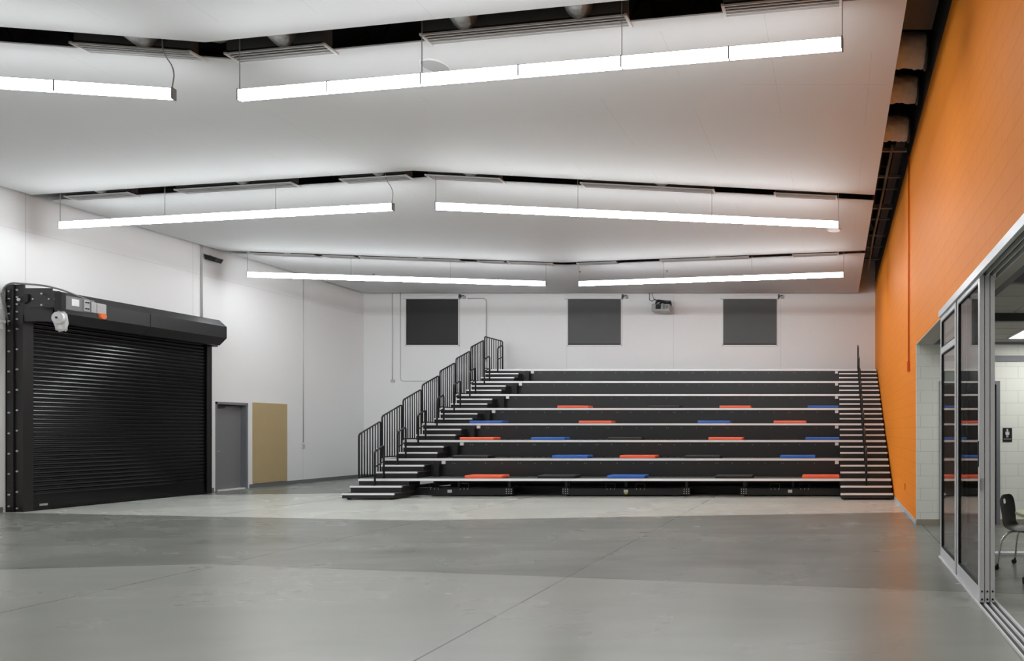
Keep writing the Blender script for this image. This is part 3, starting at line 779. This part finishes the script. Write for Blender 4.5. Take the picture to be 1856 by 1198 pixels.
for k_, (px, py, lab) in enumerate(((1051, 494, 'tiny sprinkler head under the rear ceiling panel near its bend'), (1209, 493, 'tiny sprinkler head under the rear ceiling panel right of the bend'),
                          (677, 499, 'tiny sprinkler head under the rear ceiling panel, left of the bend'))):
    s_ = (VY-py)/(ZC-0.04-H); D_ = F/s_; x = (px-VX)/s_
    MBo = MB().cyl((x, D_, ZC), (x, D_, ZC-0.012), 0.035, 14).cyl((x, D_, ZC-0.012), (x, D_, ZC-0.045), 0.01, 8).cyl((x, D_, ZC-0.045), (x, D_, ZC-0.05), 0.02, 10)
    tag(MBo.build('sprinkler', M['grey_metal']), lab, 'sprinkler', 'sprinkler heads')

# ------------------------------------------------------------------ slot beside the orange wall: ducts and conduit rack
def wrapped(y, z, r, lab, seedv):
    random.seed(seedv); n = 28; L = 90; vv = []
    for j in range(L+1):
        x = -1.6 + 2.84*j/L
        rr = r*(1+0.03*math.sin(j*0.75)+0.025*math.sin(j*1.9+seedv)+random.uniform(-.02, .02))
        for q in range(n):
            a = 2*PI*q/n
            k = rr*(1+random.uniform(-.022, .022)+0.025*math.sin(5*a+j*0.35)+0.02*math.sin(9*a-j*0.9))
            vv.append((x, y+k*math.cos(a)*1.1, z+k*math.sin(a)*0.9))
    fs = [(j*n+q, j*n+(q+1) % n, (j+1)*n+(q+1) % n, (j+1)*n+q) for j in range(L) for q in range(n)]
    b = MB(); b.add(vv, fs, smooth=True); b.add(vv[:n], [tuple(range(n))]); b.add(vv[-n:], [tuple(range(n))])
    t = thing('wrapped_duct', lab, 'duct', (0, y, z-r), 'wrapped ducts in the slot beside the orange wall')
    b.build('duct_wrap', M['insul'], t)
    MB().cyl((1.235, y, z), (1.27, y, z), r*1.06, 20).build('collar', M['darksteel'], t)
    MB().box(0.2, 0.23, y-r-0.03, y-r-0.02, z-r, ZT).box(0.2, 0.23, y+r*1.1+0.01, y+r*1.1+0.02, z-r, ZT).box(0.2, 0.23, y-r-0.03, y+r*1.1+0.02, z-r-0.01, z-r).build('hanger_strap', M['grey_metal'], t)
wrapped(9.75, 6.83, 0.24, 'wrinkled grey wrapped duct beside the orange wall, nearest and widest of three', 1)
wrapped(10.75, 6.78, 0.21, 'wrinkled grey wrapped duct beside the orange wall, middle one of three', 2)
wrapped(12.0, 6.72, 0.22, 'wrinkled grey wrapped duct beside the orange wall, farthest and lowest of three', 3)
o = MB().box(0.85, 1.26, 3.0, 9.15, 6.78, 7.3).build('air_duct', M['darksteel']); tag(o, 'dark rectangular air duct running in the slot above the orange wall', 'duct')
rk = thing('conduit_rack', 'grey conduit on cross bars running along the slot beside the orange wall', 'conduit rack', (1.0, 17, 6.4))
MB().tube([(1.02, 12.5, 6.62), (1.0, 15.5, 6.56), (0.98, 18, 6.56), (1.02, 21.6, 6.52)], 0.03, 10).build('conduit', M['grey_metal'], rk)
MB().tube([(0.88, 12.5, 6.9), (0.88, 21.6, 6.9)], 0.05, 10).build('pipe', M['darksteel'], rk)
for y, r_ in ((12.7, 0.03), (14.0, 0.022), (14.7, 0.014), (15.95, 0.045), (16.8, 0.018), (18.2, 0.016), (19.3, 0.018), (20.7, 0.022)):
    MB().box(0.6, 1.30, y-r_, y+r_, 6.60, 6.60+r_*2).build('cross_bar', M['grey_metal'], rk)
struct(MB().box(1.15, XR, 12.4, 22.5, 7.0, 7.5).build('trim_7', M['darksteel']), 'dark grey steel beam above the slot')

# orange wall fittings
co = thing('wall_conduit', 'orange painted conduit with box running down the orange wall', 'conduit', (XR, 12.5, 2.6))
MB().cyl((XR-0.02, 12.5, 2.78), (XR-0.02, 12.5, Z_OR), 0.014, 8).build('pipe', M['conduit_o'], co)
MB().box(XR-0.05, XR, 12.46, 12.56, 2.60, 2.78).build('box', M['conduit_o'], co, bevel=0.005)
o = MB().box(XR-0.012, XR, 13.30, 13.42, 0.42, 0.54).build('wall_outlet', M['conduit_o'], bevel=0.003); tag(o, 'orange painted outlet low on the orange wall by the bleachers', 'outlet')

# ------------------------------------------------------------------ bleachers
D1, DD, R = 15.64, 0.277, 0.145
dk = lambda k: D1+(k-1)*DD         # nosing of step k
XA, XB, XC, XD = -11.03, -9.86, 0.117, 1.288
BL = thing('bleachers', 'black eight-row telescopic bleachers with aluminium edges and side stairs against the back wall', 'bleachers', (-4.9, 15.64, 0))
END = 23.2
face_bolt = None
for k in range(1, 9):
    y = dk(3*k); z = 3*k*R; y2 = dk(3*k+3) if k < 8 else END
    dkp = MB().box(XA, XD, y+0.02, y2+0.0, z-0.04, z-0.002).build('row_deck', M['tread'], BL)
    MB().box(XA, XD, y, y+0.05, z-0.052, z).build('edge_nosing', M['nosing'], dkp)
    if k > 1:
        fc = MB().box(XA+0.02, XD-0.01, y+0.03, y+0.05, z-3*R, z-0.052)
        # bolt heads in a row, part of the riser's surface
        x = XB+0.55
        j = 0
        while x < XC-0.3:
            fc.cyl((x, y+0.03, z-0.115), (x, y+0.024, z-0.115), 0.011, 6, M['grey_metal'], smooth=False)
            if j % 4 == 0: fc.cyl((x+0.05, y+0.03, z-0.115), (x+0.05, y+0.024, z-0.115), 0.011, 6, M['grey_metal'], smooth=False)
            x += 0.40; j += 1
        fc.mats[0] = M['face'] if fc.mats[0] is None else fc.mats[0]
        fo = fc.build('riser_panel', M['face'], BL)
        for xx in (XB+0.34, XC-0.08):
            MB().box(xx-0.045, xx+0.045, y-0.004, y+0.03, z-0.135, z-0.06).build('end_bracket', M['plastic_w'], fo)
        if k > 1:
            MB().box(XB+0.16, XB+0.28, y-0.10, y+0.03, z-3*R, z-0.06).build('side_filler', M['under'], BL)
def step(k, x0, x1, yb_, z0):
    y = dk(k); z = k*R
    s = MB().box(x0+0.01, x1-0.01, y+0.015, yb_, z0, z-0.005, M['face']).box(x0, x1, y+0.01, yb_, z-0.02, z-0.002, M['tread']).build('step', None, BL)
    MB().box(x0, x1, y, y+0.045, z-0.038, z).build('step_nosing', M['nosing'], s)
    return s
for (x0, x1) in ((XA, XB), (XC, XD)):
    s1 = step(1, x0, x1, 16.65, 0.03)
    for xx in (x0+0.1, x1-0.1):
        MB().cyl((xx-0.04, D1+0.12, 0.03), (xx+0.04, D1+0.12, 0.03), 0.03, 12).build('wheel', M['gasket'], s1)
    step(2, x0, x1, 16.65, R)
    MB().box(x0+0.01, x1-0.01, dk(3)+0.02, 16.65, 2*R, 3*R-0.045).build('step_base', M['face'], BL)
for k in range(1, 8):
    z0 = 3*k*R
    for (x0, x1) in ((XA+0.17, XB+0.02), (XC, XD)):
        step(3*k+1, x0, x1, dk(3*k+3)+0.03, z0)
        step(3*k+2, x0, x1, dk(3*k+3)+0.03, z0+R)
# hand rails on the aisles
def hoop(x, k):
    ya, yb2 = dk(3*k-1)+0.06, dk(3*k)+0.10
    za, zb = (3*k-1)*R, 3*k*R
    za0 = za; top = zb+0.74
    h = MB().tube([(x, ya, za), (x, ya, top-0.10), (x, yb2, top+0.03), (x, yb2, zb)], 0.022, 8, round_=0.07)
    h.cyl((x, ya, zb+0.28), (x, yb2, zb+0.40), 0.016, 8)
    h.cyl((x, ya, za), (x, ya, za+0.01), 0.04, 10).cyl((x, yb2, zb), (x, yb2, zb+0.01), 0.04, 10)
    h.build('hand_rail', M['black'], BL)
for k in range(1, 9):
    hoop(-10.5, k); hoop(0.71, k)
# guard rails along the open left end
def guard(k):
    x = XA+0.0
    ya = dk(3*k)+0.03; z = 3*k*R
    if k < 8:
        yb2 = dk(3*k+3)-0.03; ta, tb_ = z+1.03, z+1.03+0.31
    else:
        yb2 = END+0.02; ta = tb_ = z+1.03
    fr = MB().tube([(x, ya, z-0.03), (x, ya, ta), (x, yb2, tb_), (x, yb2, z-0.03)], 0.02, 8, round_=0.07)
    fr.box(x-0.012, x+0.012, ya, yb2, z+0.02, z+0.05)
    g_ = fr.build('guard_rail', M['black'], BL)
    n = 8
    for q in range(1, n):
        t_ = q/n; yy = ya+(yb2-ya)*t_
        MB().cyl((x, yy, z+0.05), (x, yy, ta+(tb_-ta)*t_-0.01), 0.0135, 6).build('baluster', M['black'], g_)
for k in range(1, 9): guard(k)
gb = MB().tube([(-10.9, END, 8*3*R), (-10.9, END, 24*R+1.0), (-10.5, END, 24*R+1.0), (-10.5, END, 24*R)], 0.018, 8, round_=0.08)
# wheel channels under the first row
DC = 16.5
for x0, x1 in ((-9.86, -7.60), (-6.44, -3.42), (-2.24, 0.11)):
    cbm = MB().box(x0, x1, DC, DC+0.05, 0.03, 0.195).box(x0, x1, DC, DC+0.12, 0.185, 0.2)
    ca = cbm.build('wheel_channel', M['black'], BL)
    mx_ = (x0+x1)/2 if x0 > -8 else -9.08
    MB().box(mx_-0.05, mx_+0.05, DC-0.004, DC, 0.085, 0.155).build('label_plate', M['plastic_w'], ca)
    if -7 < x0 < -5: MB().box(mx_-0.035, mx_+0.035, DC-0.005, DC, 0.05, 0.075).build('yellow_tag', M['yellow'], ca)
    for s_ in (-1, 1):
        cx = mx_+s_*0.34*(1.0 if s_ > 0 else 1.05)
        MB().tube([(cx-0.11, DC-0.01, 0.19), (cx-0.11, DC-0.01, 0.30), (cx+0.11, DC-0.01, 0.30), (cx+0.11, DC-0.01, 0.19)], 0.01, 6, round_=0.02).build('bracket_loop', M['black'], ca)
        for q in (-0.09, 0, 0.09):
            MB().cyl((cx+q, DC, 0.172), (cx+q, DC-0.01, 0.172), 0.011, 6, smooth=False).build('bolt', M['steel'], ca)
    for xe, sg_ in ((x0, 1), (x1, -1)):
        if xe < -9.5 or xe > 0: continue
        for qx in (0.03, 0.085, 0.14):
            for qz in (0.07, 0.12, 0.17): MB().cyl((xe+sg_*qx, DC, qz), (xe+sg_*qx, DC-0.012, qz), 0.012, 6, smooth=False).build('bolt', M['steel'], ca)
        MB().box(xe+sg_*0.06, xe+sg_*0.12, DC+0.03, DC+0.08, 0.19, 3*R-0.04).build('post', M['black'], ca)
        MB().cyl((xe+sg_*0.1, DC+0.06, 0.04), (xe+sg_*0.16, DC+0.06, 0.04), 0.04, 14).build('wheel', M['gasket'], ca)
for y in (17.0, 17.85, 18.7):
    MB().box(-9.8, 0.1, y, y+0.05, 0.03, 0.20).build('wheel_channel', M['under'], BL)
MB().box(-9.8, 0.1, 17.2, 17.24, 0.26, 0.40).box(-9.8, 0.1, 18.0, 18.04, 0.2, 0.36).build('shade_beam', M['under'], BL)  # dark beams added to hide the lit floor and keep the gap dark
# understructure: floor runners, support columns and braces behind
for x in (-10.9, -8.9, -7.7, -6.3, -4.95, -3.5, -2.1, -1.0, 0.2, 1.1):
    for k in range(1, 9):
        y = dk(3*k)+0.4; z = 3*k*R
        if k < 8 or True:
            MB().box(x-0.03, x+0.03, y-0.03, y+0.03, 0.05, z-0.05).build('support_column', M['under'], BL)
    MB().box(x-0.04, x+0.04, 16.62, END-0.1, 0.03, 0.13).build('floor_runner', M['under'], BL)
for xa_, xb_ in ((-7.5, -6.5), (-3.4, -2.3), (-8.9, -7.7), (-1.0, 0.1), (-6.3, -4.95)):
    MB().cyl((xa_, 17.2, 0.1), (xb_, 17.6, 0.75), 0.018, 6).cyl((xb_, 17.2, 0.1), (xa_, 17.6, 0.75), 0.018, 6).build('brace', M['under'], BL)

# ------------------------------------------------------------------ seat cushions
CU = [(1, 'red', 840, 911), (1, 'blackvinyl', 973, 1042), (1, 'blue', 1100, 1168), (1, 'blackvinyl', 1296, 1363), (1, 'red', 1454, 1521),
      (2, 'blackvinyl', 818, 885), (2, 'blue', 1000, 1065), (2, 'red', 1122, 1188), (2, 'blackvinyl', 1240, 1306), (2, 'blue', 1414, 1478),
      (3, 'red', 832, 895), (3, 'blue', 962, 1023), (3, 'blackvinyl', 1101, 1163), (3, 'red', 1284, 1345), (3, 'blue', 1460, 1521),
      (4, 'blue', 850, 910), (4, 'red', 1048, 1108), (4, 'blue', 1264, 1323), (4, 'red', 1402, 1461),
      (5, 'red', 1009, 1067), (5, 'blackvinyl', 1175, 1232), (5, 'red', 1304, 1360), (5, 'blue', 1464, 1520)]
RN = {1: 'lowest', 2: 'second', 3: 'third', 4: 'fourth', 5: 'fifth'}
proto = {}
byrow = {}
for r_, c, a, b_ in CU: byrow.setdefault((r_, c), []).append(a)
for r_, c, a, b_ in CU:
    D_ = dk(3*r_)+0.06; s_ = F/D_
    x0, x1 = (a-VX)/s_, (b_-VX)/s_
    z = 3*r_*R
    if c not in proto:
        w_, dp, hh = 0.87, 0.40, 0.075
        b = MB().box(-w_/2, w_/2, 0, dp, 0, hh)
        me = b.build('seat_cushion', M[c]); me.location = (0, 0, 0)
        for v in me.data.vertices: v.co.y += 0.0
        mdf = me.modifiers.new('bevel', 'BEVEL'); mdf.width = 0.02; mdf.segments = 3
        proto[c] = me; o = me; first = True
    else:
        o = proto[c].copy(); COL.objects.link(o)
    o.location = ((x0+x1)/2, D_+0.2, z)
    cn = {'red': 'orange-red', 'blue': 'blue', 'blackvinyl': 'black'}[c]
    same = sorted(byrow[(r_, c)])
    w_ = ''
    if len(same) == 2: w_ = 'left ' if a == same[0] else 'right '
    ww = 'only ' if len(same) == 1 else w_+'one of two '
    lab = '%s seat cushion on the %s bleacher row' % (cn, RN[r_])
    if len(same) == 2: lab = ('left-hand ' if a == same[0] else 'right-hand ') + lab
    tag(o, lab, 'cushion', 'seat cushions on the bleachers')

# ------------------------------------------------------------------ aluminium sliding glass doors on the right
GX = 1.30
hd = thing('door_track', 'grey aluminium head track and floor track of the sliding glass doors', 'track', (GX, 3.2, 0))
MB().box(GX-0.045, GX-0.02, YF+0.1, 8.52, OPEN_Z-0.055, OPEN_Z+0.02).box(GX-0.03, GX+0.2, YF+0.1, 8.52, OPEN_Z-0.014, OPEN_Z-0.013+0.001).build('fascia', M['alu'], hd)
for q in range(4):
    x = GX-0.02+q*0.055
    MB().box(x, x+0.008, YF+0.1, 6.3, OPEN_Z-0.06, OPEN_Z-0.014).build('track_rib', M['alu'], hd)
MB().box(GX-0.02, GX+0.155, YF+0.1, 6.3, OPEN_Z-0.02, OPEN_Z-0.013).build('track_soffit', M['darksteel'], hd)
MB().box(GX-0.04, GX+0.16, YF+0.1, 8.55, 0.0, 0.008).build('sill', M['alu'], hd)
for q in range(4):
    x = GX-0.04+q*0.055
    MB().box(x, x+0.014, YF+0.1, 6.3 if q else 8.55, 0.008, 0.022).build('sill_rib', M['nosing'], hd)
for q in range(3):
    x = GX-0.02+q*0.055
    MB().box(x, x+0.03, YF+0.1, 6.25, 0.0075, 0.0095).build('sill_groove', M['darksteel'], hd)
def glass_panel(name, x, ya, yb2, st, bot, top, transom=None, lab=None, thick=0.04, nearst=None):
    t = thing(name, None, None, (x, (ya+yb2)/2, 0.02)); struct(t, lab)
    z0, z1 = 0.022, OPEN_Z-0.055
    ns_ = nearst or st
    fr = MB().box(x-thick/2, x+thick/2, ya, ya+ns_, z0, z1).box(x-thick/2, x+thick/2, yb2-st, yb2, z0, z1)
    fr.box(x-thick/2, x+thick/2, ya+ns_, yb2-st, z0, z0+bot).box(x-thick/2, x+thick/2, ya+ns_, yb2-st, z1-top, z1)
    if transom: fr.box(x-thick/2, x+thick/2, ya+ns_, yb2-st, transom-0.035, transom+0.035)
    fr.build('frame', M['alu'], t, bevel=0.002)
    zs = [(z0+bot, z1-top)] if not transom else [(z0+bot, transom-0.035), (transom+0.035, z1-top)]
    for (za, zb) in zs:
        e = 0.014; gk = MB(); xa_, xb_ = x-thick*0.42, x+thick*0.42
        gk.box(xa_, xb_, ya+ns_, ya+ns_+e, za, zb).box(xa_, xb_, yb2-st-e, yb2-st, za, zb).box(xa_, xb_, ya+ns_, yb2-st, za, za+e).box(xa_, xb_, ya+ns_, yb2-st, zb-e, zb)
        gk.build('gasket', M['gasket'], t)
        MB().box(x-0.004, x+0.004, ya+ns_+e, yb2-st-e, za+e, zb-e).build('pane', M['glass'], t)
    return t
glass_panel('door_5', GX-0.005, 7.42, 8.50, 0.07, 0.12, 0.06, 2.50, 'fixed glass panel with a crossbar in an aluminium frame, farther of the two')
p3 = []
for q in range(3):
    x = GX-0.002+q*0.047
    t = glass_panel('door_%d' % (6+q), x, 6.20, 7.36, 0.06, 0.13, 0.05, None, ['front', 'middle', 'rear'][q]+' leaf of the stacked aluminium sliding glass doors', nearst=0.075)
    for zc in (0.05, 0.12):
        MB().cyl((x, 6.20, zc), (x, 6.192, zc), 0.009, 8, smooth=False).build('bolt', M['gasket'], t)
    if q == 0:
        MB().box(x-0.027, x-0.02, 6.235, 6.26, 1.22, 1.45).build('door_handle', M['gasket'], t)
        MB().box(x-0.012, x+0.012, 6.19, 6.2, 1.02, 1.12).build('lock_plate', M['steel'], t)

# ------------------------------------------------------------------ classroom chair and table
def chair(cx, cy, ang):
    t = thing('classroom_chair', 'black plastic classroom chair with chrome legs and casters, behind the glass doors', 'chair', (cx, cy, 0))
    t.rotation_euler = (0, 0, ang)
    # local: sits facing -y; shell profile (y, z) from seat front to back top
    prof = [(-0.22, 0.435), (-0.20, 0.452), (-0.10, 0.448), (0.02, 0.438), (0.12, 0.440), (0.185, 0.462), (0.222, 0.51), (0.24, 0.58), (0.252, 0.66), (0.262, 0.72), (0.27, 0.77), (0.274, 0.805), (0.275, 0.82)]
    wd = [0.19, 0.205, 0.215, 0.215, 0.205, 0.185, 0.175, 0.18, 0.19, 0.195, 0.185, 0.145, 0.09]
    nx = 12; vs = []
    for (y, z), w_ in zip(prof, wd):
        for i in range(nx+1):
            u = 2*i/nx-1
            back = max(0, min(1, (z-0.47)/0.1))
            vs.append((u*w_, y - 0.035*u*u*back, z + 0.014*u*u*(1-back)))
    fs = []
    for j in range(len(prof)-1):
        for i in range(nx):
            if j == 9 and i in (5, 6): continue
            fs.append((j*(nx+1)+i, j*(nx+1)+i+1, (j+1)*(nx+1)+i+1, (j+1)*(nx+1)+i))
    me = bpy.data.meshes.new('shell'); me.from_pydata(vs, [], fs); me.materials.append(M['chair'])
    for p in me.polygons: p.use_smooth = True
    o = bpy.data.objects.new('shell', me); COL.objects.link(o); o.parent = t
    a = o.modifiers.new('s', 'SOLIDIFY'); a.thickness = 0.008
    a = o.modifiers.new('b', 'SUBSURF'); a.levels = 1; a.render_levels = 2
    def loc(mb, name, m, par):
        me = bpy.data.meshes.new(name); me.from_pydata(mb.v, [], mb.f); me.materials.append(m)
        for p in me.polygons: p.use_smooth = True
        o = bpy.data.objects.new(name, me); COL.objects.link(o); o.parent = par; return o
    for sx in (-1, 1):
        for sy in (-1, 1):
            lb = MB().tube([(sx*0.10, sy*0.05+0.02, 0.43), (sx*0.17, sy*0.13+0.02, 0.42), (sx*0.215, sy*0.20+0.01, 0.33), (sx*0.235, sy*0.245, 0.075)], 0.0125, 10, round_=0.06)
            lg = loc(lb, 'leg', M['chrome'], t)
            cs = MB().cyl((sx*0.235-0.012, sy*0.245+0.012, 0.028), (sx*0.235+0.012, sy*0.245+0.012, 0.028), 0.027, 14).cyl((sx*0.235, sy*0.245, 0.03), (sx*0.235, sy*0.245, 0.085), 0.012, 8)
            loc(cs, 'caster', M['gasket'], lg)
    loc(MB().box(-0.11, 0.11, -0.06, 0.10, 0.418, 0.432), 'mounting_plate', M['chrome'], t)
    return t
chair(2.13, 7.78, math.radians(52))
tt = thing('classroom_table', 'beige laminate classroom table on casters, cut by the right frame edge', 'table', (2.45, 7.05, 0))
pts = []
for q in range(28):
    a = 2*PI*q/28; ca, sa = math.cos(a), math.sin(a)
    pts.append((2.46+0.64*math.copysign(abs(ca)**0.7, ca), 7.02+0.34*math.copysign(abs(sa)**0.7, sa)))
MB().prism_z(pts, 0.69, 0.725).build('tabletop', M['table'], tt, bevel=0.008)
for x, y in ((1.98, 7.0), (2.9, 7.0)):
    sx = 1 if x > 2.45 else -1
    lg = MB().tube([(x-sx*0.02, 7.02, 0.69), (x-sx*0.02, 7.02, 0.3), (x-sx*0.03, 7.04, 0.15), (x+sx*0.07, 7.05, 0.09)], 0.022, 10, round_=0.08).build('leg', M['black'], tt)
    MB().cyl((x+sx*0.08-0.012, 7.05, 0.035), (x+sx*0.08+0.015, 7.05, 0.035), 0.035, 16).cyl((x+sx*0.07, 7.05, 0.04), (x+sx*0.07, 7.05, 0.10), 0.012, 8).build('caster', M['gasket'], lg)
MB().box(2.0, 2.88, 7.0, 7.04, 0.64, 0.69).build('apron', M['black'], tt)

# name hygiene: Blender's own suffixes only
